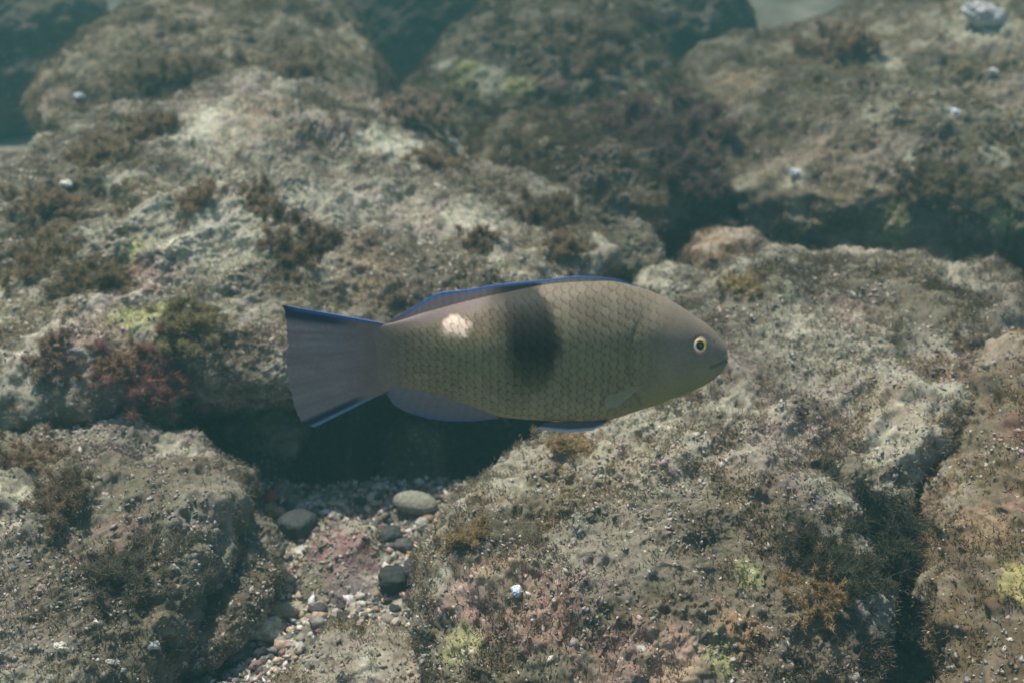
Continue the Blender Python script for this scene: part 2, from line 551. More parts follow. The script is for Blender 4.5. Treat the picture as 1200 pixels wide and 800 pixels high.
boulder('back_mid', [(470, 140), (505, 62), (560, 22), (640, -12), (740, -14), (772, 60), (800, 130), (780, 190), (640, 200), (520, 190)],
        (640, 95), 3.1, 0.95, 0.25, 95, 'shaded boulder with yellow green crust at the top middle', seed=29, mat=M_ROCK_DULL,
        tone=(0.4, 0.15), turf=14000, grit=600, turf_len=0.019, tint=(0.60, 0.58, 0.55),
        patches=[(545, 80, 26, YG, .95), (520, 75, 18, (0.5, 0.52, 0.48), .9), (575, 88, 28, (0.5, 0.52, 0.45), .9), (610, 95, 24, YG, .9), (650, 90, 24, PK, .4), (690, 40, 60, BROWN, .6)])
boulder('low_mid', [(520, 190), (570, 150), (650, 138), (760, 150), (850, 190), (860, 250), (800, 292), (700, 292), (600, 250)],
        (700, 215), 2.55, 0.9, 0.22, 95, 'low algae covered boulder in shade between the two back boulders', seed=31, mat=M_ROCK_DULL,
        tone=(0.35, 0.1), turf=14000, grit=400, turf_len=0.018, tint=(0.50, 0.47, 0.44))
boulder('back_right', [(800, 90), (840, 62), (900, 50), (960, 34), (1010, 0), (1100, -40), (1250, -40), (1360, 150), (1320, 285), (1150, 298),
                       (1000, 292), (905, 285), (842, 240), (812, 150)],
        (1050, 150), 2.7, 1.24, 0.28, 140, 'long brown boulder with white flecks at the top right', seed=37, mat=M_ROCK,
        tone=(0.5, 0.35), turf=20000, grit=3000, turf_len=0.015, tint=(0.78, 0.76, 0.72),
        patches=[(870, 85, 45, TN, .7), (950, 50, 40, TN, .6), (1150, 30, 40, WH, .9), (1040, 75, 22, WH, .8), (1025, 130, 24, WH, .5), (1065, 185, 20, WH, .8),
                 (1120, 130, 16, WH, .8), (930, 205, 18, WH, .8), (870, 215, 22, (0.35, 0.4, 0.33), .6), (1040, 275, 30, YG, .9), (1180, 258, 22, YG, .9),
                 (1165, 180, 18, WH, .6), (985, 60, 60, BROWN, .5), (1000, 230, 60, BROWN, .6)])
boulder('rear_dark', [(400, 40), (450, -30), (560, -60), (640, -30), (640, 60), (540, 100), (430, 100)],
        (520, 20), 4.2, 0.3, 0.3, 60, 'dim far boulder added to darken the gap at the top, left of the middle', seed=41, mat=M_ROCK_DULL, tone=(0.2, 0.0), turf=1500, turf_len=0.02, tint=(0.45, 0.45, 0.45))  # added to fill the gap; tint carries the darkness of the water
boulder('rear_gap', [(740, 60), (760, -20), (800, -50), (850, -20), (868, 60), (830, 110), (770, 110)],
        (805, 40), 3.9, 0.2, 0.25, 50, 'dim far boulder added to darken the gap left of the long brown boulder', seed=43, mat=M_ROCK_DULL, tone=(0.2, 0.0), turf=1200, turf_len=0.02, tint=(0.45, 0.45, 0.45))  # added so the gap reads dark, shade put into its tint
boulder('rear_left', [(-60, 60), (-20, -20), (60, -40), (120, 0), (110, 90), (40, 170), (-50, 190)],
        (20, 70), 3.8, 0.2, 0.25, 50, 'dim far boulder added to darken the left edge, beyond the top left boulder', seed=44, mat=M_ROCK_DULL, tone=(0.15, 0.0), turf=1200, turf_len=0.02, tint=(0.45, 0.45, 0.45))  # added with a dark tint in place of dark open water
boulder('round_stone', [(803, 305), (815, 285), (850, 270), (885, 280), (902, 300), (890, 322), (850, 330), (815, 328)],
        (852, 302), 2.15, 0.5, 0.07, 60, 'rounded mauve stone above the snout of the fish', name='stone', cat='stone', seed=47, mat=M_ROCK_DULL,
        tone=(0.4, 0.2), turf=1500, grit=200, tint=(1.15, 1.0, 0.98), rough=0.6)
boulder('pale_stone', [(700, 290), (720, 272), (745, 268), (775, 290), (775, 308), (745, 316), (710, 312)],
        (740, 294), 2.12, 0.5, 0.06, 50, 'jagged grey stone above the back of the fish', name='stone', cat='stone', seed=53, mat=M_ROCK,
        tone=(0.8, 0.5), turf=600, grit=200, rough=0.8)
boulder('rubble_stone', [(745, 335), (775, 318), (810, 322), (835, 335), (830, 352), (790, 362), (755, 356)],
        (790, 340), 1.98, 0.7, 0.05, 50, 'low pale stone between the fish forehead and the mauve stone', name='stone', cat='stone', seed=57, mat=M_ROCK_PALE,
        tone=(0.9, 0.7), turf=500, grit=250, rough=0.8)
boulder('shadow_stone', [(262, 492), (290, 476), (330, 482), (355, 505), (350, 526), (320, 532), (285, 518)],
        (310, 505), 1.86, 0.6, 0.06, 50, 'mossy yellow green stone in the shadow under the tail fin', name='stone', cat='stone', seed=59, mat=M_ROCK,
        tone=(0.7, 0.5), turf=400, grit=200, rough=0.6, patches=[(320, 500, 26, YG, .8), (335, 520, 14, GN, .7)])
boulder('dim_stone', [(448, 500), (465, 486), (490, 484), (515, 496), (518, 530), (505, 590), (455, 590), (445, 530)],
        (482, 502), 1.93, 0.5, 0.07, 40, 'dim rounded stone in the shadow under the anal fin', name='stone', cat='stone', seed=61, mat=M_ROCK_DULL,
        tone=(0.6, 0.3), turf=300, rough=0.5)

boulder('pink_stone', [(352, 665), (372, 630), (400, 616), (430, 622), (448, 650), (458, 690), (450, 722), (405, 732), (362, 712)],
        (405, 672), 1.49, 0.75, 0.045, 60, 'stone crusted with pink coralline in the gravel', name='stone', cat='stone', seed=67, mat=M_ROCK,
        tone=(0.6, 0.3), turf=300, grit=500, rough=0.5, patches=[(385, 640, 30, (0.30, 0.17, 0.185), .75), (425, 645, 26, (0.29, 0.165, 0.175), .65), (410, 700, 40, (0.2, 0.16, 0.18), .7)])
boulder('foot_rock', [(190, 660), (235, 612), (290, 590), (318, 640), (312, 700), (285, 740), (225, 775), (165, 770)],
        (265, 695), 1.385, 1.25, 0.06, 75, 'low grey rock at the foot of the dark corner boulder, beside the gravel', name='rock', cat='rock', seed=73, mat=M_ROCK,
        tone=(0.85, 0.5), turf=1500, grit=1200, rough=0.7)
boulder('low_rock', [(315, 790), (350, 766), (420, 758), (490, 752), (515, 800), (500, 860), (290, 870)],
        (400, 790), 1.30, 1.0, 0.05, 70, 'low brown rock at the bottom edge in front of the gravel', name='rock', cat='rock', seed=71, mat=M_ROCK,
        tone=(0.6, 0.35), turf=2500, grit=900, rough=0.6, patches=[(437, 775, 24, WH, .5), (350, 770, 40, BROWN, .6)])

# ------------------------------------------------------------------ seabed
def seabed():
    def axis(lo, hi, step, far, n):
        core = np.arange(lo, hi + 1e-6, step)
        g = np.geomspace(1, 1 + (far - hi), n)[1:] - 1
        g2 = np.geomspace(1, 1 + (far + lo), n)[1:] - 1
        return np.concatenate([(lo - g2)[::-1], core, hi + g])
    xs = axis(-1.0, 0.9, 0.006, 22, 40)
    ys = axis(0.85, 2.3, 0.006, 26, 50)
    X, Y = np.meshgrid(xs, ys, indexing='ij')
    P = np.stack([X.ravel(), Y.ravel(), np.zeros(X.size)], 1)
    z = (fbm(P, 2.5, 3, 900) - 0.5) * 0.07 + (fbm(P, 22, 3, 910) - 0.5) * 0.035 + (fbm(P, 80, 2, 920) - 0.5) * 0.012
    far = sstep(2.6, 6.0, np.hypot(P[:, 0], P[:, 1]))
    z = z * (1 - far) + far * (fbm(P, 0.9, 3, 930) - 0.5) * 0.30
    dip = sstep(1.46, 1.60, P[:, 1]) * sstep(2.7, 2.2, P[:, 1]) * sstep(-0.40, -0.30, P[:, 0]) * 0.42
    crevice_shade = (sstep(1.44, 1.52, P[:, 1] + (fbm(P, 14, 3, 960) - 0.5) * 0.12) * sstep(2.7, 2.2, P[:, 1]) * 0.85)[:, None]
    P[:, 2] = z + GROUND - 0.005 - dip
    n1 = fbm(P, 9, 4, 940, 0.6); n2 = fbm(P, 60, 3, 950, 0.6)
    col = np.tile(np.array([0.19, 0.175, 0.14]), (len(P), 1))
    m = sstep(0.48, 0.6, n2)[:, None]; col = col * (1 - m) + np.array([0.36, 0.34, 0.28]) * m
    m = sstep(0.52, 0.62, n1)[:, None] * 0.7; col = col * (1 - m) + BROWN * m
    col = col * (1 - crevice_shade) + np.array([0.075, 0.070, 0.055]) * crevice_shade           # shade of the hollow painted into the seabed colour
    nx, ny = len(xs), len(ys)
    i, j = np.meshgrid(np.arange(nx - 1), np.arange(ny - 1), indexing='ij')
    q = (i * ny + j).ravel()
    Q = np.stack([q, q + ny, q + ny + 1, q + 1], 1)
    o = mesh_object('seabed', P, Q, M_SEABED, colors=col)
    tag(o, 'gravelly seabed of sand, grit and shell between the boulders', kind='structure')
    return xs, ys, P[:, 2].reshape(nx, ny)


GX, GY, GZ = seabed()


def ground_z(x, y):
    i = np.clip(np.searchsorted(GX, x) - 1, 0, len(GX) - 2)
    j = np.clip(np.searchsorted(GY, y) - 1, 0, len(GY) - 2)
    return GZ[i, j]


# ------------------------------------------------------------------ pebbles, chips and shells
def stone_mesh(N, radii, seed, bump=0.22, boxy=2.6, freq=1.1):
    S, Q = cube_sphere(N)
    S2 = S / (np.abs(S) ** boxy).sum(1)[:, None] ** (1 / boxy)
    n = fbm(S2, freq, 3, seed) - 0.5
    V = S2 * (1 + n[:, None] * bump * 2)
    return V * np.array(radii), Q


def rot_z_tilt(rng, tilt=0.25):
    return (rng.uniform(-tilt, tilt), rng.uniform(-tilt, tilt), rng.uniform(0, 6.283))


def placed_stone(name, px, py, rx, ry, colour, label, cat='pebble', seed=1, mat=None, rise=0.5, flat=0.55, angle=0.0, boxy=2.6, bump=0.22,
                 second=None, N=14, tilt=0.0, z=None, group=None):
    p, d = on_ground(px, py)
    gz = ground_z(p[0], p[1]) if z is None else z
    p, d = on_ground(px, py, gz + 0.3 * ry / FPX * 1.7)
    a = rx / FPX * d
    c = ry / FPX * d * 1.05
    V, Q = stone_mesh(max(N, 18), (a, c * 1.15, c * flat * 1.4), seed, bump, boxy)
    V = V * (1 + (fbm(V / a, 3.4, 3, seed + 40, 0.6) - 0.5) * bump * 0.9)[:, None]
    n = fbm(V / a, 1.6, 4, seed + 5, 0.6)
    col = np.tile(np.array(colour), (len(V), 1)) * (0.6 + 0.8 * n[:, None])
    if second is not None:
        m = sstep(0.48, 0.60, fbm(V / a, 2.2, 4, seed + 9, 0.6))[:, None]
        col = col * (1 - m) + np.array(second) * m
    o = mesh_object(name, V, Q, mat or M_STONE, loc=(p[0], p[1], p[2] + c * flat * 0.4 * rise), colors=np.clip(col, 0.01, 0.8))
    o.rotation_euler = (tilt, 0, angle)
    return tag(o, label, cat, group)


placed_stone('pebble', 487, 592, 28, 14, (0.26, 0.26, 0.20), 'large pale oval pebble at the edge of the shadow under the fish', seed=3, boxy=2.1, bump=0.06, angle=-0.35, rise=1.2)
placed_stone('stone', 349, 616, 20, 16, (0.05, 0.06, 0.06), 'flat dark slate coloured stone beside the orange chip', 'stone', seed=5, angle=-0.6, boxy=4, bump=0.12)
placed_stone('stone', 457, 628, 15, 12, (0.05, 0.06, 0.058), 'dark rounded stone, upper one of the black pair', 'stone', seed=7, bump=0.2)
placed_stone('stone', 462, 680, 19, 15, (0.035, 0.04, 0.04), 'blackest stone in the gravel below the pink stone edge', 'stone', seed=8, bump=0.2)
placed_stone('stone', 492, 668, 18, 18, (0.055, 0.06, 0.065), 'dark bluish stone against the large grey boulder', 'stone', seed=9, bump=0.2)
placed_stone('pebble', 484, 698, 9, 8, (0.05, 0.05, 0.05), 'small black pebble below the dark bluish stone', seed=10)
placed_stone('pebble', 474, 640, 12, 9, (0.09, 0.09, 0.085), 'grey pebble between the dark stones', seed=12)
placed_stone('pebble', 425, 622, 18, 11, (0.12, 0.12, 0.11), 'mottled grey pebble above the pink stone', seed=13)
placed_stone('orange_chip', 320, 584, 8, 9, (0.42, 0.11, 0.05), 'orange red chip standing beside the dark slate stone', 'shell chip', seed=14, mat=M_SHELL, flat=0.8)
placed_stone('chip', 322, 602, 7, 12, (0.36, 0.25, 0.17), 'tan chip just under the orange red chip', 'shell chip', seed=15, mat=M_SHELL, angle=1.3)
placed_stone('shell_piece', 327, 681, 19, 8, (0.48, 0.38, 0.29), 'long beige shell piece left of the pink stone', 'shell chip', seed=16, mat=M_SHELL, angle=0.25, boxy=3.5, bump=0.15)
placed_stone('shell_piece', 331, 716, 26, 9, (0.42, 0.33, 0.16), 'yellow ochre shell piece on pale rubble', 'shell chip', seed=17, mat=M_SHELL, angle=0.2, boxy=2.2, bump=0.45, second=(0.36, 0.33, 0.24))
placed_stone('coral_rubble', 305, 738, 28, 14, (0.42, 0.42, 0.26), 'pale yellow green rubble piece below the ochre shell', 'rubble', seed=18, mat=M_SHELL, bump=0.45, second=(0.55, 0.53, 0.40))
placed_stone('pebble', 374, 714, 9, 8, (0.09, 0.075, 0.085), 'round purple black pebble right of the ochre shell', seed=19, boxy=2.1, bump=0.08)
placed_stone('shell_chip', 353, 646, 10, 6, (0.5, 0.48, 0.42), 'white splinter of shell beside the dark slate stone', 'shell chip', seed=20, mat=M_SHELL, angle=0.9, boxy=3.5)
placed_stone('pebble', 455, 610, 13, 6, (0.06, 0.065, 0.06), 'thin dark pebble below the large oval pebble', seed=21)
placed_stone('pebble', 395, 590, 12, 5, (0.40, 0.35, 0.20), 'flat tan pebble at the edge of the shadow', seed=22)
placed_stone('pebble', 440, 590, 9, 5, (0.38, 0.32, 0.16), 'little yellowish pebble left of the large oval pebble', seed=23)
placed_stone('shell_ring', 415, 742, 15, 9, (0.36, 0.34, 0.30), 'ragged grey shell fragment under the pink stone', 'shell chip', seed=24, mat=M_SHELL, bump=0.3)
placed_stone('pebble', 437, 775, 22, 8, (0.42, 0.38, 0.24), 'straw coloured chip near the bottom edge of the gravel', seed=25)
placed_stone('shell_piece', 400, 690, 10, 5, (0.45, 0.41, 0.36), 'small pale chip at the lower left of the pink stone', 'shell chip', seed=26, mat=M_SHELL)


def chip_on(key, name, px, py, rx, ry, colour, label, seed, cat='shell chip', second=None, bump=0.25, angle=0.3, boxy=2.6):
    p, nrm, d = surface_at(key, px, py)
    a, c = rx / FPX * d, ry / FPX * d
    V, Q = stone_mesh(20, (a, c * 0.9, c * 0.62), seed, bump, boxy)
    V = V * (1 + (fbm(V / a, 3.0, 3, seed + 40, 0.6) - 0.5) * 0.75)[:, None]
    n = fbm(V / a, 1.6, 4, seed + 5, 0.6)
    col = np.array(colour) * (0.65 + 0.7 * n[:, None])
    if second is not None:
        m = sstep(0.46, 0.58, fbm(V / a, 2.0, 3, seed + 9))[:, None]
        col = col * (1 - m) + np.array(second) * m
    o = mesh_object(name, V, Q, M_SHELL, loc=p + nrm * c * 0.25, colors=np.clip(col, 0.01, 0.85))
    o.rotation_euler = (0.4, angle, angle)
    return tag(o, label, cat)


chip_on('foot_rock', 'shell', 224, 727, 8, 8, (0.45, 0.35, 0.27), 'beige and white shell on the low grey rock near the corner boulder', 31, 'shell', second=(0.55, 0.53, 0.48))
chip_on('front_left', 'shell_chip', 180, 757, 8, 6, (0.52, 0.51, 0.46), 'white curled shell chip left of the beige shell', 32)
chip_on('front_left', 'shell_chip', 74, 757, 9, 7, (0.6, 0.58, 0.45), 'pale pointed chip near the lower left corner', 33, angle=0.7)
chip_on('front_left', 'shell_chip', 130, 775, 11, 4, (0.42, 0.40, 0.35), 'long whitish chip near the bottom edge, below the white curled chip', 34)
chip_on('front_left', 'shell_chip', 52, 690, 8, 7, (0.33, 0.24, 0.20), 'brownish pink chip on the corner boulder', 35)
chip_on('front_right', 'shell', 603, 695, 6, 7, (0.62, 0.68, 0.75), 'tiny bluish white shell on the pink part of the large boulder', 36, 'shell')
chip_on('sunlit', 'shell_chip', 80, 216, 7, 6, (0.6, 0.6, 0.5), 'white fleck on the left shoulder of the sunlit boulder', 38)
chip_on('back_left', 'shell_chip', 96, 112, 8, 6, (0.5, 0.58, 0.62), 'bluish white fleck low on the top left boulder', 39)
chip_on('back_right', 'white_sponge', 1152, 22, 26, 20, (0.46, 0.47, 0.45), 'lumpy white sponge on the boulder near the top right corner', 40, 'sponge', bump=0.3)
chip_on('back_right', 'shell_chip', 1118, 132, 6, 6, (0.6, 0.65, 0.7), 'bluish white shell right of the middle of the long brown boulder', 41)
chip_on('back_right', 'shell_chip', 1165, 83, 5, 5, (0.65, 0.65, 0.6), 'white dot of shell below the white sponge', 42)
chip_on('back_right', 'shell_chip', 930, 203, 8, 6, (0.55, 0.6, 0.62), 'pale blue shell chip on the lower left of the long brown boulder', 43)
chip_on('front_right', 'shell_chip', 1000, 343, 5, 4, (0.6, 0.58, 0.5), 'small white fleck near the crest of the large grey boulder', 44)

# loose pebbles: one mesh each, sharing data by kind
rngp = np.random.default_rng(77)
pal = [(0.46, 0.43, 0.35), (0.32, 0.30, 0.25), (0.18, 0.17, 0.15), (0.06, 0.06, 0.06), (0.56, 0.53, 0.45), (0.36, 0.27, 0.19), (0.30, 0.20, 0.19), (0.10, 0.10, 0.10)]
protos = []
for k in range(16):
    V, Q = stone_mesh(7, (1.0, rngp.uniform(0.65, 0.95), rngp.uniform(0.4, 0.65)), 300 + k, 0.42, 2.6, 1.7)
    n = fbm(V, 1.6, 3, 340 + k)
    protos.append((V, Q, np.clip(np.array(pal[k % 8]) * (0.65 + 0.7 * n[:, None]), 0.01, 0.8)))
spots = []
tries = 0
while len(spots) < 290 and tries < 20000:
    tries += 1
    px, py = rngp.uniform(270, 530), rngp.uniform(566, 800)
    if px > 520 - (py - 566) * 0.12 + 20: continue
    r = rngp.uniform(0.0045, 0.0095)
    p, d = on_ground(px, py)
    if any((p[0] - q[0]) ** 2 + (p[1] - q[1]) ** 2 < (0.8 * (r + q[2])) ** 2 for q in spots): continue
    spots.append((p[0], p[1], r))
first = {}
hue = ['beige', 'olive grey', 'dark grey', 'black', 'cream', 'tan', 'mauve brown', 'charcoal']
for i, (x, y, r) in enumerate(spots):
    k = int(rngp.integers(16))
    if k not in first:
        V, Q, c = protos[k]
        o = mesh_object('pebble', V, Q, M_STONE, colors=c)
        first[k] = o
    else:
        o = first[k].copy()
        COL.objects.link(o)
    o.location = (x, y, float(ground_z(x, y)) + r * 0.3)
    o.scale = (r, r, r)
    o.rotation_euler = rot_z_tilt(rngp, 0.4)
    tag(o, 'small %s pebble lying loose among the others in the gravel patch' % hue[k % 8], 'pebble', 'loose pebbles in the gravel patch')

# the grit between them
n = 12000
x = rngp.uniform(-0.75, 0.15, n); y = rngp.uniform(0.85, 1.47, n)
P = np.stack([x, y, ground_z(x, y)], 1)
cc = np.array(pal)[rngp.integers(0, 8, n)] * rngp.uniform(1.1, 1.9, (n, 1))
v_, f_, c_ = grit_mesh(P, np.tile([0, 0, 1.0], (n, 1)), np.clip(cc, 0, .7), 0.0046, rngp)
g = mesh_object('gravel', v_, f_, M_STONE, colors=c_, smooth=False)
tag(g, 'fine gravel and broken shell between the boulders', kind='stuff')

# ------------------------------------------------------------------ seaweed tufts
def tuft(key, px, py, rpx, colour, label, name='algae_tuft', blades=900, seed=1, width=0.0011, stretch=1.0, z=None):
    rng = np.random.default_rng(seed + 900)
    if key is None:
        p, d = on_ground(px, py, z or 0.0)
        nrm = np.array([0, 0, 1.0])
    else:
        p, nrm, d = surface_at(key, px, py)
    r = rpx / FPX * d * 1.2
    nrm = nrm + np.array([0, 0, 0.5]); nrm /= np.linalg.norm(nrm)
    # a soft cushion: many leaning sprigs, each feathered with fine short filaments
    blades = int(blades * 5)
    ns = 46
    sb = rng.normal(0, 0.42 * r, (ns, 3)); sb -= nrm * (sb @ nrm)[:, None] * 0.95
    sb[:, 0] *= stretch
    sd = nrm + rng.normal(0, 0.50, (ns, 3)) + sb / r * 0.7
    sd /= np.linalg.norm(sd, axis=1)[:, None]
    sl = r * rng.uniform(0.12, 0.55, (ns, 1))
    si = rng.integers(0, ns, blades)
    tpos = rng.beta(1.4, 1.0, (blades, 1))
    base = sb[si] + sd[si] * sl[si] * tpos + rng.normal(0, 0.045 * r, (blades, 3))
    dirn = sd[si] * 0.6 + rng.normal(0, 0.6, (blades, 3)); dirn /= np.linalg.norm(dirn, axis=1)[:, None]
    L = r * rng.uniform(0.10, 0.26, (blades, 1))
    side = np.cross(dirn, rng.normal(0, 1, (blades, 3))); side /= np.linalg.norm(side, axis=1)[:, None]
    w = width * 0.62 * d / 1.4 * rng.uniform(0.6, 1.3, (blades, 1))
    V = np.stack([base - side * w, base + side * w, base + dirn * L], 1).reshape(-1, 3)
    tris = np.arange(3 * blades).reshape(-1, 3)
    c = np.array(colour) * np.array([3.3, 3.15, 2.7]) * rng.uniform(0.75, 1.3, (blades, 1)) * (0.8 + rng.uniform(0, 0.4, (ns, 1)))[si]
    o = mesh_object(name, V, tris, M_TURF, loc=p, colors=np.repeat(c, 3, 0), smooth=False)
    return tag(o, label, 'seaweed')


T = (0.105, 0.082, 0.058)
tuft('low_mid', 775, 165, 62, (0.075, 0.055, 0.052), 'big dark reddish brown seaweed tuft in the shade left of the long brown boulder', seed=1, blades=2600, width=.0013)
tuft('low_mid', 812, 205, 45, (0.065, 0.052, 0.048), 'dark seaweed tuft hanging just below the biggest dark tuft', seed=2, blades=1500)
tuft('sunlit', 492, 128, 34, (0.12, 0.10, 0.085), 'round grey brown seaweed ball at the rear rim of the sunlit boulder', seed=3, blades=1600)
tuft('sunlit', 352, 288, 38, (0.085, 0.068, 0.048), 'brown seaweed tuft in the middle of the sunlit boulder', seed=4, blades=1500)
tuft('sunlit', 512, 190, 26, T, 'brown seaweed tuft below the white painted dapple near the rear of the sunlit boulder', seed=5)
tuft('sunlit', 640, 245, 34, (0.075, 0.06, 0.045), 'dark brown seaweed tuft at the right end of the sunlit boulder', seed=6, blades=1300)
tuft('sunlit', 182, 148, 30, T, 'brown seaweed tuft left of the big white painted dapple on the sunlit boulder', seed=7, blades=1100)
tuft('sunlit', 120, 180, 30, (0.11, 0.09, 0.065), 'olive brown seaweed tuft on the upper left shoulder of the sunlit boulder', seed=8)
tuft('sunlit', 230, 235, 26, T, 'small brown seaweed tuft below the big white painted dapple', seed=9)
tuft('sunlit', 45, 300, 34, (0.10, 0.082, 0.055), 'brown seaweed tuft at the left end of the sunlit boulder', seed=10, blades=1100)
tuft('sunlit', 178, 452, 44, (0.112, 0.066, 0.063), 'dusky pink seaweed tuft under the lower left rim of the sunlit boulder', seed=11, blades=1900)
tuft('sunlit', 128, 428, 26, (0.105, 0.074, 0.052), 'orange pink seaweed tuft left of the dusky pink one', seed=12, blades=900)
tuft('sunlit', 70, 418, 24, (0.11, 0.085, 0.07), 'pale rusty seaweed tuft below the left end of the sunlit boulder', seed=13)
tuft('sunlit', 215, 385, 36, (0.10, 0.09, 0.055), 'olive seaweed tuft above the dusky pink one', seed=14, blades=1200)
tuft('sunlit', 660, 285, 26, T, 'brown seaweed tuft just above the back of the fish', seed=15)
tuft('front_left', 150, 672, 46, (0.06, 0.055, 0.045), 'wide dark seaweed tuft on the flank of the corner boulder', seed=16, blades=1600)
tuft('front_left', 70, 590, 40, (0.075, 0.06, 0.045), 'dark brown seaweed tuft near the crest of the corner boulder', seed=17, blades=1300)
tuft('front_left', 30, 540, 30, T, 'brown seaweed tuft at the left end of the corner boulder crest', seed=18)
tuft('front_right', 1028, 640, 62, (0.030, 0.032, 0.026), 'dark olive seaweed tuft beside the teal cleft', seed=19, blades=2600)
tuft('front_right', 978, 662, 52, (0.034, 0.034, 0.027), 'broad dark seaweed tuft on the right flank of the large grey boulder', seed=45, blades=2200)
tuft('cleft', 1045, 690, 50, (0.026, 0.028, 0.024), 'lower dark seaweed tuft added as shade in the cleft, just left of the pale ledge', seed=29, blades=1800)  # dark filaments stand in for shade in the recess
tuft(None, 1050, 775, 55, (0.024, 0.026, 0.023), 'dark seaweed tuft added as shade in the hole under the pale ledge', seed=30, blades=1800)  # dark algae put in to make the hole look shaded
tuft('sunlit', 60, 240, 34, T, 'olive brown seaweed tuft at the upper left rim of the sunlit boulder', seed=41, blades=1100)
tuft('sunlit', 110, 330, 36, (0.085, 0.07, 0.048), 'brown seaweed tuft left of the yellow green crust on the sunlit boulder', seed=42, blades=1200)
tuft('sunlit', 300, 235, 24, T, 'smallest brown seaweed tuft in the middle of the sunlit boulder', seed=43, blades=800)
tuft('sunlit', 560, 285, 24, T, 'brown seaweed tuft just above the dorsal fin of the fish', seed=44, blades=800)
tuft('front_right', 545, 632, 28, (0.12, 0.095, 0.06), 'brown seaweed tuft on the left flank of the large grey boulder', seed=20)
tuft('front_right', 665, 525, 30, (0.15, 0.12, 0.08), 'light brown seaweed fringe under the belly of the fish', seed=21, blades=1100)
tuft('front_right', 875, 335, 26, (0.14, 0.12, 0.075), 'olive seaweed tuft at the crest of the large grey boulder, right of the fish', seed=22)
tuft('front_right', 955, 700, 30, (0.12, 0.09, 0.055), 'rusty brown seaweed tuft above the dark hole in the lower right', seed=23)
tuft('back_mid', 690, 60, 48, (0.09, 0.075, 0.06), 'grey brown seaweed tuft near the top of the shaded boulder', seed=24, blades=1500)
tuft('back_left', 330, 90, 46, (0.10, 0.085, 0.065), 'soft brown seaweed tuft on the right flank of the top left boulder', seed=25, blades=1500)
tuft('back_left', 190, 90, 40, (0.10, 0.085, 0.06), 'soft brown seaweed tuft on the left flank of the top left boulder', seed=26, blades=1300)
tuft('back_right', 985, 60, 46, (0.11, 0.085, 0.065), 'brown seaweed tuft on the crest of the long brown boulder', seed=27, blades=1500)
tuft('back_right', 1100, 215, 40, (0.08, 0.07, 0.05), 'dark olive seaweed tuft low on the long brown boulder', seed=28, blades=1300)

# ------------------------------------------------------------------ the fish
FD = 1.0                                   # metres in front of the camera
MPP = FD / FPX                             # metres per photo pixel there
FCX, FCY = 600.0, 412.0
fish = empty('fish', at(FCX, FCY, FD))
ROLL = math.radians(14.0)                  # leaning back a little: shows its flank to the viewer
fish.rotation_euler = (-ROLL, 0, 0)
tag(fish, 'greyish brown wrasse with a dark bar, pale back spot and blue edged fins', 'fish')
VS = 1.0 / math.cos(PITCH - ROLL)          # height seen a little from above


def FX(px): return (np.asarray(px, float) - FCX) * MPP
def FZ(py): return (FCY - np.asarray(py, float)) * MPP * VS


SCALE_EDGE = np.array([(420, 384), (456, 383), (480, 382), (516, 375), (557, 362), (585, 351), (610, 341), (645, 330), (700, 320), (860, 320)], float)
TOP = np.array([(420, 384), (440, 381), (456, 379), (480, 372), (516, 358), (557, 348), (585, 342), (610, 337.5), (645, 333), (690, 330.5), (720, 331),
                (738, 335), (766, 344), (793, 358), (815, 373), (828, 381), (839, 391), (848, 403), (852.5, 413)], float)
BOT = np.array([(420, 453), (440, 452), (461, 453), (489, 457), (530, 469), (557, 478), (580, 487), (610, 491), (645, 493), (700, 494.5), (719, 491),
                (741, 484), (766, 476), (793, 465), (815, 456), (828, 450), (839, 443), (848, 434), (852.5, 426)], float)
WID = np.array([(420, 1.0), (440, 2.6), (461, 5.2), (500, 16), (560, 34), (620, 43), (680, 47), (730, 45), (770, 39), (800, 30), (825, 20), (840, 14), (848, 10), (852.5, 6)], float)


def smooth_interp(x, T):
    # Catmull-like: cubic Hermite through the points
    X, Y = T[:, 0], T[:, 1]
    m = np.gradient(Y, X)
    i = np.clip(np.searchsorted(X, x) - 1, 0, len(X) - 2)
    h = X[i + 1] - X[i]
    t = (x - X[i]) / h
    return ((2 * t**3 - 3 * t**2 + 1) * Y[i] + (t**3 - 2 * t**2 + t) * h * m[i] + (-2 * t**3 + 3 * t**2) * Y[i + 1] + (t**3 - t**2) * h * m[i + 1])


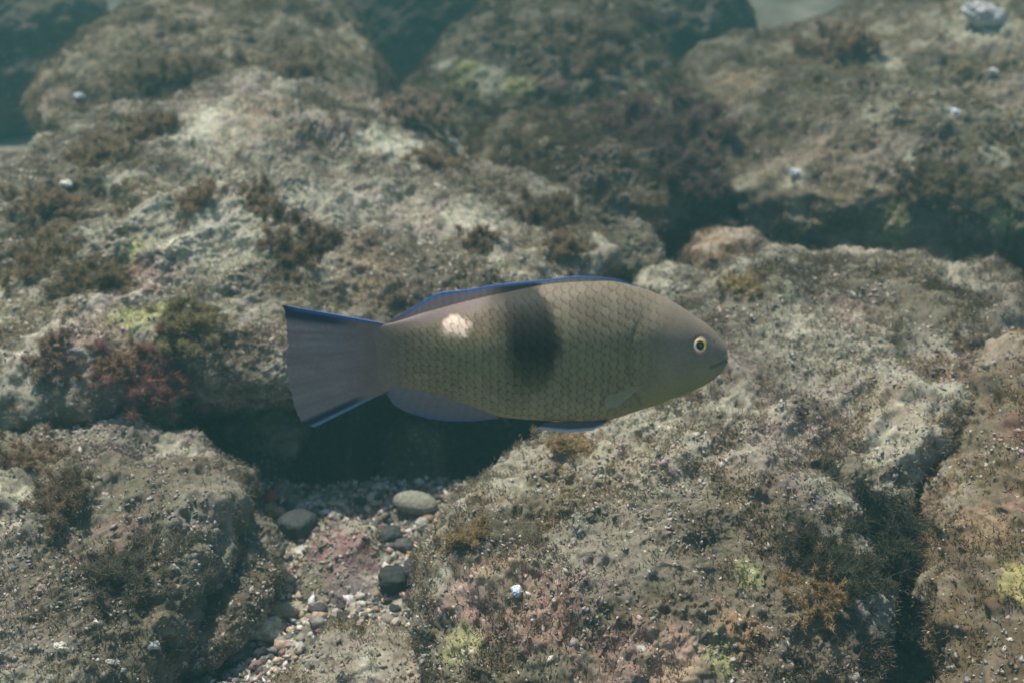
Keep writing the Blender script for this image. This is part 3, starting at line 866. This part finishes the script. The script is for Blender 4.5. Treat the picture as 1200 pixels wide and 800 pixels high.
def fish_pigment(px, py):
    """colours of the skin as they lie on the animal"""
    Pn = np.stack([px * 0.01, py * 0.01, np.zeros_like(px)], 1)
    n = fbm(Pn, 1.6, 3, 700)
    nn = fbm(Pn, 9.0, 2, 720)
    mott = fbm(Pn, 3.3, 4, 740, 0.6)
    h = np.clip((py - 335) / 155, 0, 1)
    back_ = np.array([0.168, 0.152, 0.130]); flank = np.array([0.180, 0.174, 0.112]); belly = np.array([0.225, 0.215, 0.170])
    head = np.array([0.176, 0.158, 0.142]); throat = np.array([0.178, 0.192, 0.120]); tailc = np.array([0.165, 0.146, 0.142])
    c = np.where(h[:, None] < 0.5, back_ + (flank - back_) * sstep(0.05, 0.5, h)[:, None], flank + (belly - flank) * sstep(0.55, 0.95, h)[:, None])
    hd = sstep(725, 790, px + (py - 400) * 0.25)[:, None]
    hc = head + (throat - head) * sstep(0.45, 0.8, h)[:, None]
    c = c * (1 - hd) + hc * hd
    tl = sstep(500, 430, px)[:, None]
    c = c * (1 - tl) + tailc * tl
    c = c * np.array([1.23, 1.17, 0.97])
    c = c * (0.80 + 0.40 * mott)[:, None]
    rr_ = (sstep(570, 470, px) * 0.45)[:, None]
    c = c * (1 - rr_) + c * np.array([1.04, 0.84, 0.98]) * rr_
    # the fleshy unscaled rear of the back, purple brown
    bare = (sstep(6, -5, py - np.interp(px, SCALE_EDGE[:, 0], SCALE_EDGE[:, 1])) * sstep(615, 570, px) * sstep(440, 470, px) * 0.8)[:, None]
    c = c * (1 - bare) + np.array([0.225, 0.178, 0.165]) * bare
    # dark bar
    edge_l = 572 + (py - 335) * 0.26 + (n - .5) * 26 + (nn - .5) * 12
    edge_r = 632 + 26 * (1 - ((py - 395) / 58.0) ** 2) + (n - .5) * 10 + (nn - .5) * 10
    bar = sstep(-16, 16, px - edge_l) * sstep(8, -9, px - edge_r) * sstep(492, 395, py) * 0.97
    c = c * (1 - bar[:, None]) + np.array([0.020, 0.023, 0.018]) * bar[:, None]
    sh = (sstep(655, 690, px) * sstep(770, 700, px) * sstep(380, 340, py) * 0.12)[:, None]
    c = c * (1 - sh)
    # pale saddle spot
    e = np.hypot((px - 538) / 19.5, (py - 380 + (px - 538) * 0.12) / 11.5) + (nn - .5) * 0.9 + (n - .5) * .5
    sp = sstep(1.25, 0.62, e)[:, None]
    c = c * (1 - sp) + np.array([0.88, 0.70, 0.54]) * sp
    halo = (sstep(2.2, 1.0, np.hypot((px - 556) / 26, (py - 372) / 17)) * (1 - sp[:, 0]) * 0.15)[:, None]
    c = c * (1 - halo) + np.array([0.22, 0.12, 0.09]) * halo
    return c


def scale_field(px, py):
    """shingled scales: relief 0..1, how dark the pocket at each scale's root is, each scale's own tone and centre"""
    sx, sy = 9.0, 10.2
    best = np.full(px.shape, -9.0)
    dark = np.zeros(px.shape); tone = np.ones(px.shape); cx = px.copy(); cyv = py.copy()
    sh = 1.0 + 0.22 * sstep(640, 480, px)               # smaller towards the tail
    bow = 0.00045 * (px - 640) ** 2
    u = px / sx * 1.0
    w = (py + bow) / sy * sh
    cu = np.floor(u)
    for du in (-1, 0, 1, 2):
        iu = cu + du
        off = np.where(iu % 2 == 0, 0.0, 0.5)
        iw = np.round(w - off) + off
        hs = _hash((iu + 500).astype(np.int64), (iw * 2 + 900).astype(np.int64), np.zeros(px.shape, np.int64), 5)
        hs2 = _hash((iu + 500).astype(np.int64), (iw * 2 + 900).astype(np.int64), np.ones(px.shape, np.int64), 6)
        a = u - iu + (hs2 - 0.5) * 0.16
        b = w - iw + (hs - 0.5) * 0.12
        r2 = (a / 1.25) ** 2 + (b / 0.63) ** 2
        inside = r2 < 1.0
        hgt = np.where(inside, 0.55 - 0.40 * a - 0.35 * b * b + (hs - 0.5) * 0.10, -9)
        up = hgt > best
        rim = sstep(0.62, 0.98, r2)
        dark = np.where(up, np.where(a < 0.25, rim, 0.35 * rim), dark)
        tone = np.where(up, 0.91 + 0.18 * hs2, tone)
        cx = np.where(up, iu * sx, cx); cyv = np.where(up, iw * sy / sh - bow, cyv)
        best = np.maximum(best, hgt)
    return np.clip(best, 0, 1), dark, tone, cx, cyv


def build_body():
    nx, na = 640, 220
    xs = np.concatenate([np.linspace(421, 840, nx - 60), 840 + 11.8 * np.sin(np.linspace(0, math.pi / 2, 61))[1:]])
    top, bot = smooth_interp(xs, TOP), smooth_interp(xs, BOT)
    wid = np.maximum(smooth_interp(xs, WID), 0.8)
    th = np.linspace(0, 2 * math.pi, na, endpoint=False)
    X = np.repeat(xs[:, None], na, 1)
    cy, hy = (top + bot) / 2, (bot - top) / 2
    ct, st = np.cos(th), np.sin(th)
    # pointed-oval section: narrow along back and belly
    yy = np.sign(ct) * np.abs(ct) ** 0.92
    PY = cy[:, None] - hy[:, None] * yy[None]
    ridge = 0.9 * np.clip(ct, 0, 1)[None] * sstep(690, 590, xs)[:, None] + 0.5 * np.clip(-ct, 0, 1)[None] * sstep(600, 540, xs)[:, None]
    rear = sstep(530, 462, xs)[:, None]
    ridge = ridge * (1 - rear)
    ww = np.sign(st)[None] * np.maximum(np.abs(st), 1e-5)[None] ** (1.12 * (1 - rear) + 0.38 * rear)
    WY = wid[:, None] * ww * np.maximum(np.abs(st), 1e-4)[None] ** ridge * (1.0 + 0.10 * (ct[None]))   # wedge-shaped under the rear of the dorsal fin
    px, py = X.ravel(), PY.ravel()
    scales, dark, tone, scx, scy = scale_field(px, py)
    fade = sstep(792, 712, px + (py - 400) * 0.25) * sstep(438, 505, px)
    edge = np.clip(np.minimum(py - np.repeat(top, na), np.repeat(bot, na) - py) / 14, 0, 1)
    fade = fade * (0.35 + 0.65 * edge) * sstep(-3, 7, py - np.interp(px, SCALE_EDGE[:, 0], SCALE_EDGE[:, 1]))
    V = np.stack([FX(px), -(WY.ravel()) * MPP, FZ(py)], 1)
    i, j = np.meshgrid(np.arange(nx - 1), np.arange(na), indexing='ij')
    j2 = (j + 1) % na
    Q = np.stack([i * na + j, i * na + j2, (i + 1) * na + j2, (i + 1) * na + j], -1).reshape(-1, 4)
    Nv = vertex_normals(V, Q)
    if (Nv[:, 1] * V[:, 1]).sum() < 0:
        Q = Q[:, ::-1].copy(); Nv = -Nv
    disp = scales * fade * 0.0007
    # gill cover, cheek and mouth relief
    gill = np.hypot((px - 790) / 1.0, (py - 415) / 1.25)
    disp = disp - 0.0005 * np.exp(-((gill - 58) / 2.6) ** 2) * sstep(770, 745, px) * sstep(480, 465, py) * sstep(360, 378, py)
    disp = disp + 0.0006 * sstep(60, 40, gill)
    mouth = np.abs(py - (420 + (852 - px) * 0.30)) + 200 * (px < 829)
    disp = disp - 0.0013 * np.exp(-(mouth / 1.3) ** 2)
    lip = np.exp(-((np.abs(py - (420 + (852 - px) * 0.30)) - 3.2) / 2.0) ** 2) * sstep(826, 836, px)
    disp = disp + 0.0006 * lip
    disp = disp - 0.0005 * sstep(17, 12, np.hypot(px - 817.5, py - 404))
    V = V + Nv * disp[:, None]
    f_ = np.clip(fade * 0.5, 0, 1)
    c = fish_pigment(px * (1 - f_) + scx * f_, py * (1 - f_) + scy * f_)
    c = c * (1 + (tone - 1) * np.clip(fade * 1.2, 0, 1))[:, None]
    c = c * (1 - (dark * np.clip(fade * 1.3, 0, 1) * 0.64)[:, None])
    c = c * (1 - 0.30 * np.exp(-(mouth / 1.6) ** 2))[:, None]
    c = c * (1 - 0.45 * np.exp(-(np.hypot(px - 833, py - 397) / 1.5) ** 2))[:, None]
    c = c * (1 - 0.30 * np.exp(-((gill - 58) / 2.2) ** 2) * sstep(770, 745, px) * sstep(480, 465, py) * sstep(360, 378, py))[:, None]
    pre = np.hypot(px - 796, (py - 412) / 1.1)
    c = c * (1 - 0.10 * np.exp(-((pre - 38) / 2.0) ** 2) * sstep(790, 770, px))[:, None]
    # close the ends
    V = np.concatenate([V, [[FX(420.5), 0, FZ((TOP[0, 1] + BOT[0, 1]) / 2)], [FX(852.2), 0, FZ(418)]]])
    c = np.concatenate([c, c[:1], c[-1:]])
    k = np.arange(na); k2 = (k + 1) % na
    a, b = len(V) - 2, len(V) - 1
    o = (nx - 1) * na
    T1 = np.stack([k, k2, np.full(na, a)], 1)
    T2 = np.stack([o + k2, o + k, np.full(na, b)], 1)
    return mesh_object('body', V, [Q, T1, T2], M_FISH, fish, colors=np.clip(c, 0.01, 0.9))


build_body()


def resample(pts, n):
    pts = np.array(pts, float)
    s = np.concatenate([[0], np.cumsum(np.hypot(*np.diff(pts, axis=0).T))])
    t = np.linspace(0, s[-1], n)
    return np.stack([np.interp(t, s, pts[:, 0]), np.interp(t, s, pts[:, 1])], 1)


def smooth_poly(pts, n):
    p = resample(pts, n)
    for _ in range(max(2, n // 30)):
        q = p.copy()
        q[1:-1] = (p[:-2] + 2 * p[1:-1] + p[2:]) / 4
        p = q
    return p


def fin(name, base, edge, colour_fn, ns=160, nt=40, thick=(1.6, 0.45), rays=24, y0=0.0, lean=0.0, wave=0.0, parent=None, ray_from=0.3):
    """a rayed fin between a base line and a free edge; thickness and lean in photo pixels"""
    A, B = smooth_poly(base, ns), smooth_poly(edge, ns)
    t = np.linspace(0, 1, nt)
    if name == 'tail_fin':            # frayed trailing edge
        k_ = np.random.default_rng(5).normal(0, 1.0, ns)
        B[4:-4, 0] += (np.convolve(k_, np.ones(5) / 5, 'same') * 1.6)[4:-4]
    G = A[:, None] * (1 - t[None, :, None]) + B[:, None] * t[None, :, None]
    s = np.linspace(0, 1, ns)
    S, T = np.meshgrid(s, t, indexing='ij')
    ray = 0.5 + 0.5 * np.cos(2 * math.pi * rays * S) * sstep(0.0, ray_from, T)
    th = (thick[0] * (1 - T) + thick[1] * T) * (0.90 + 0.10 * ray)
    if name == 'dorsal_fin':
        th = th * (0.12 + 0.88 * sstep(0, 0.22, S) * sstep(1.0, 0.75, S))
    if name == 'tail_fin':
        th = th * (0.45 + 0.55 * sstep(0.0, 0.22, T))
    off = y0 + lean * T + wave * T * np.sin(S * 9 + T * 2)
    px, py = G[..., 0].ravel(), G[..., 1].ravel()
    Vs = []
    for sg in (-1, 1):
        Vs.append(np.stack([FX(px), (off + sg * th).ravel() * MPP, FZ(py)], 1))
    V = np.concatenate(Vs)
    n = ns * nt
    i, j = np.meshgrid(np.arange(ns - 1), np.arange(nt - 1), indexing='ij')
    q = (i * nt + j).ravel()
    Qa = np.stack([q, q + nt, q + nt + 1, q + 1], 1)
    Qb = Qa[:, ::-1] + n
    rim = np.concatenate([np.arange(nt) , np.arange(1, ns) * nt + nt - 1, (ns - 1) * nt + np.arange(nt - 2, -1, -1), np.arange(ns - 2, 0, -1) * nt])
    r2 = np.roll(rim, -1)
    Qr = np.stack([rim, r2, r2 + n, rim + n], 1)
    c = colour_fn(S.ravel(), T.ravel(), px, py) * (0.91 + 0.09 * ray.ravel())[:, None]
    return mesh_object(name, V, np.concatenate([Qa, Qb, Qr]), M_FIN, parent or fish, colors=np.clip(np.concatenate([c, c]), 0.01, 0.9))


BLUE = np.array([0.075, 0.175, 0.44]); NAVY = np.array([0.018, 0.03, 0.055]); PURP = np.array([0.245, 0.212, 0.208]); ICE = np.array([0.13, 0.24, 0.36])


def mixc(a, b, m):
    return a * (1 - m[:, None]) + b * m[:, None]


def dorsal_col(S, T, px, py):
    c = fish_pigment(px, py + 6) * 1.15
    rear = sstep(600, 540, px)
    c = mixc(c, np.tile(np.array([0.255, 0.205, 0.192]), (len(px), 1)), rear * 0.9 * (1 - sstep(1.1, .7, np.hypot((px - 538) / 19, (py - 380) / 12.5))))
    return mixc(c, np.tile(BLUE, (len(px), 1)), sstep(0.72, 0.92, T) * sstep(455, 480, px))


fin('dorsal_fin', [(452, 386), (480, 379), (516, 365), (557, 355), (585, 349), (610, 345), (645, 340), (690, 337), (722, 337), (742, 340)],
    [(453, 378), (470, 369), (489, 358), (503, 349), (518, 343), (549, 340), (582, 334), (612, 331), (645, 328), (673, 324.5), (700, 325.5), (722, 327.5), (744, 335)],
    dorsal_col, ns=240, nt=40, thick=(4.5, 0.5), rays=34)


def tail_col(S, T, px, py):
    n = len(px)
    c = mixc(fish_pigment(px, py), np.tile(PURP, (n, 1)) * (0.85 + 0.3 * fbm(np.stack([px * .03, py * .15, 0 * px], 1), 1.0, 3, 760))[:, None], sstep(0.2, 0.6, T))
    c = c * (1 - 0.10 * np.cos(2 * math.pi * 5 * S) * T)[:, None]
    topb = sstep(0.15, 0.08, S) * sstep(0.25, 0.6, T)
    c = mixc(c, np.tile(NAVY, (n, 1)), topb)
    c = mixc(c, np.tile(BLUE * 0.75, (n, 1)), sstep(0.045, 0.02, S) * sstep(0.0, 0.25, T) * sstep(1.0, .85, T))
    botb = sstep(0.865, 0.91, S) * sstep(0.28, 0.50, T)
    c = mixc(c, np.tile(NAVY, (n, 1)), botb)
    return mixc(c, np.tile(ICE, (n, 1)), sstep(0.94, 0.97, S) * sstep(0.2, 0.5, T))


fin('tail_fin', [(462, 380.5), (464, 388), (465, 400), (465, 415), (465, 430), (465, 444), (464, 452.5)],
    [(333, 358), (337, 372), (338.5, 390), (337, 410), (336, 430), (337, 452), (341, 473), (349, 492), (355, 499), (366, 501)],
    tail_col, ns=200, nt=110, thick=(3.4, 0.5), rays=17, wave=2.0, ray_from=0.9)


def anal_col(S, T, px, py):
    c = mixc(np.tile(np.array([0.235, 0.215, 0.21]), (len(px), 1)), np.tile(np.array([0.12, 0.13, 0.17]), (len(px), 1)), T)
    return mixc(c, np.tile(BLUE * 0.7, (len(px), 1)), sstep(0.86, 0.98, T) * sstep(0.15, 0.4, S))


fin('anal_fin', [(462, 449), (489, 453), (530, 464), (557, 473), (582, 484)],
    [(452, 461), (459, 474), (474, 483), (500, 491), (525, 494.5), (552, 494.5), (584, 491)],
    anal_col, ns=140, nt=40, thick=(2.2, 0.5), rays=12)


def pelvic_col(S, T, px, py):
    c = np.tile(np.array([0.10, 0.10, 0.10]), (len(px), 1))
    return mixc(c, np.tile(np.array([0.55, 0.58, 0.62]), (len(px), 1)), sstep(0.55, 0.85, T))


for sg in (-1, 1):
    fin('pelvic_fin', [(712, 489), (700, 491), (670, 492), (640, 492)] if sg < 0 else [(708, 487), (700, 489), (670, 490), (645, 490)],
        [(708, 494), (694, 501), (665, 504), (628, 499)] if sg < 0 else [(704, 491), (694, 496), (665, 498), (640, 495)],
        pelvic_col, ns=60, nt=24, thick=(1.4, 0.4), rays=6, y0=sg * 12, lean=sg * 4)


def pect_col(S, T, px, py):
    c = fish_pigment(px, py) * 1.22
    return mixc(c, np.tile(np.array([0.34, 0.28, 0.24]), (len(px), 1)), sstep(0.80, 0.93, S) * sstep(0.0, .12, T) * sstep(1.0, .7, T) * 0.8)


for sg in (-1, 1):
    fin('pectoral_fin', [(757, 434), (755, 437), (753, 440), (751, 442)],
        [(724, 440), (711, 449), (705, 460), (708, 469), (719, 469)],
        pect_col, ns=70, nt=36, thick=(1.2, 0.3), rays=9, y0=sg * 36.0, lean=sg * 2.5)

# eyes: ball, gold iris, dark pupil
for sg in (-1, 1):
    w = float(smooth_interp(np.array([817.5]), WID)[0])
    hyc = (404 - 418) / 45.0
    yo = sg * w * 0.86
    S, Q = cube_sphere(14)
    r = 11.5 * MPP
    n = S[:, 1]
    c = np.tile(np.array([0.30, 0.24, 0.23]), (len(S), 1))
    ev = mesh_object('eye', S * np.array([r, r * 0.55, r]), Q, M_EYE, fish, loc=(float(FX(814.5)), yo * MPP, float(FZ(401))), colors=c)
    ev.rotation_euler = (math.radians(11) * sg, 0, math.radians(15) * -sg)

    def disc(name, rad, inner, y, colf, bul):
        ng, nr = 40, 8
        a = np.linspace(0, 2 * math.pi, ng, endpoint=False)
        rr = np.linspace(inner, rad, nr)
        A, RR = np.meshgrid(a, rr, indexing='ij')
        prof = bul * np.sin(np.linspace(0.0, 1, nr) * math.pi)[None] if inner > 0 else bul * 0.6 * np.cos(np.linspace(0, 1, nr) * math.pi / 2)[None]
        yv = (y + prof + 0 * A)
        V1 = np.stack([RR * np.cos(A), sg * yv, RR * np.sin(A)], -1).reshape(-1, 3)
        V2 = np.stack([RR * np.cos(A), sg * (yv * 0 + y - 2.0), RR * np.sin(A)], -1).reshape(-1, 3)
        V = np.concatenate([V1, V2]) * MPP
        i, j = np.meshgrid(np.arange(ng), np.arange(nr - 1), indexing='ij')
        i2 = (i + 1) % ng
        q1 = np.stack([i * nr + j, i2 * nr + j, i2 * nr + j + 1, i * nr + j + 1], -1).reshape(-1, 4)
        m_ = ng * nr
        k = np.arange(ng); k2 = (k + 1) % ng
        q2 = np.stack([k * nr + nr - 1, k2 * nr + nr - 1, k2 * nr + nr - 1 + m_, k * nr + nr - 1 + m_], 1)
        q3 = np.stack([k2 * nr, k * nr, k * nr + m_, k2 * nr + m_], 1)
        c1 = colf(A.ravel(), (RR.ravel() - inner) / (rad - inner))
        return mesh_object(name, V, np.concatenate([q1, q1[:, ::-1] + m_, q2, q3]), M_EYE, ev, colors=np.concatenate([c1, c1]))

    def iris_col(A, t):
        g1 = np.array([0.78, 0.55, 0.07]); g2 = np.array([0.80, 0.72, 0.50])
        m_ = (0.5 + 0.5 * np.cos(A - 3.6))
        return (g1 * (1 - m_[:, None]) + g2 * m_[:, None]) * (1.0 - 0.35 * sstep(0.75, 1, t))[:, None]
    disc('iris', 8.0, 4.4, 5.0, iris_col, 1.0)
    disc('pupil', 5.0, 0.0, 5.7, lambda A, t: np.tile(np.array([0.012, 0.022, 0.012]), (len(A), 1)) + np.array([0.16, 0.12, 0.03]) * sstep(0.45, 0.1, t)[:, None], 1.6)  # gold centre is a painted reflection

# ------------------------------------------------------------------ the water the place is seen through
def haze():
    x0, x1, y0, y1, z0, z1 = -24, 24, -6, 30, -1.3, 1.35
    V = np.array([(x, y, z) for x in (x0, x1) for y in (y0, y1) for z in (z0, z1)], float)
    Q = np.array([[0, 1, 3, 2], [4, 6, 7, 5], [0, 4, 5, 1], [2, 3, 7, 6], [0, 2, 6, 4], [1, 5, 7, 3]])
    m = bpy.data.materials.new('murky_water')
    m.use_nodes = True
    n, l = m.node_tree.nodes, m.node_tree.links
    n.remove(n['Principled BSDF'])
    pv = n.new('ShaderNodeVolumePrincipled')
    pv.inputs['Color'].default_value = HAZE_COLOR
    pv.inputs['Density'].default_value = HAZE_DENSITY
    pv.inputs['Anisotropy'].default_value = 0.2
    l.new(pv.outputs['Volume'], n['Material Output'].inputs['Volume'])
    o = mesh_object('haze', V, Q, m, smooth=False)
    tag(o, 'murky blue green sea water filling the whole place', kind='stuff')


haze()
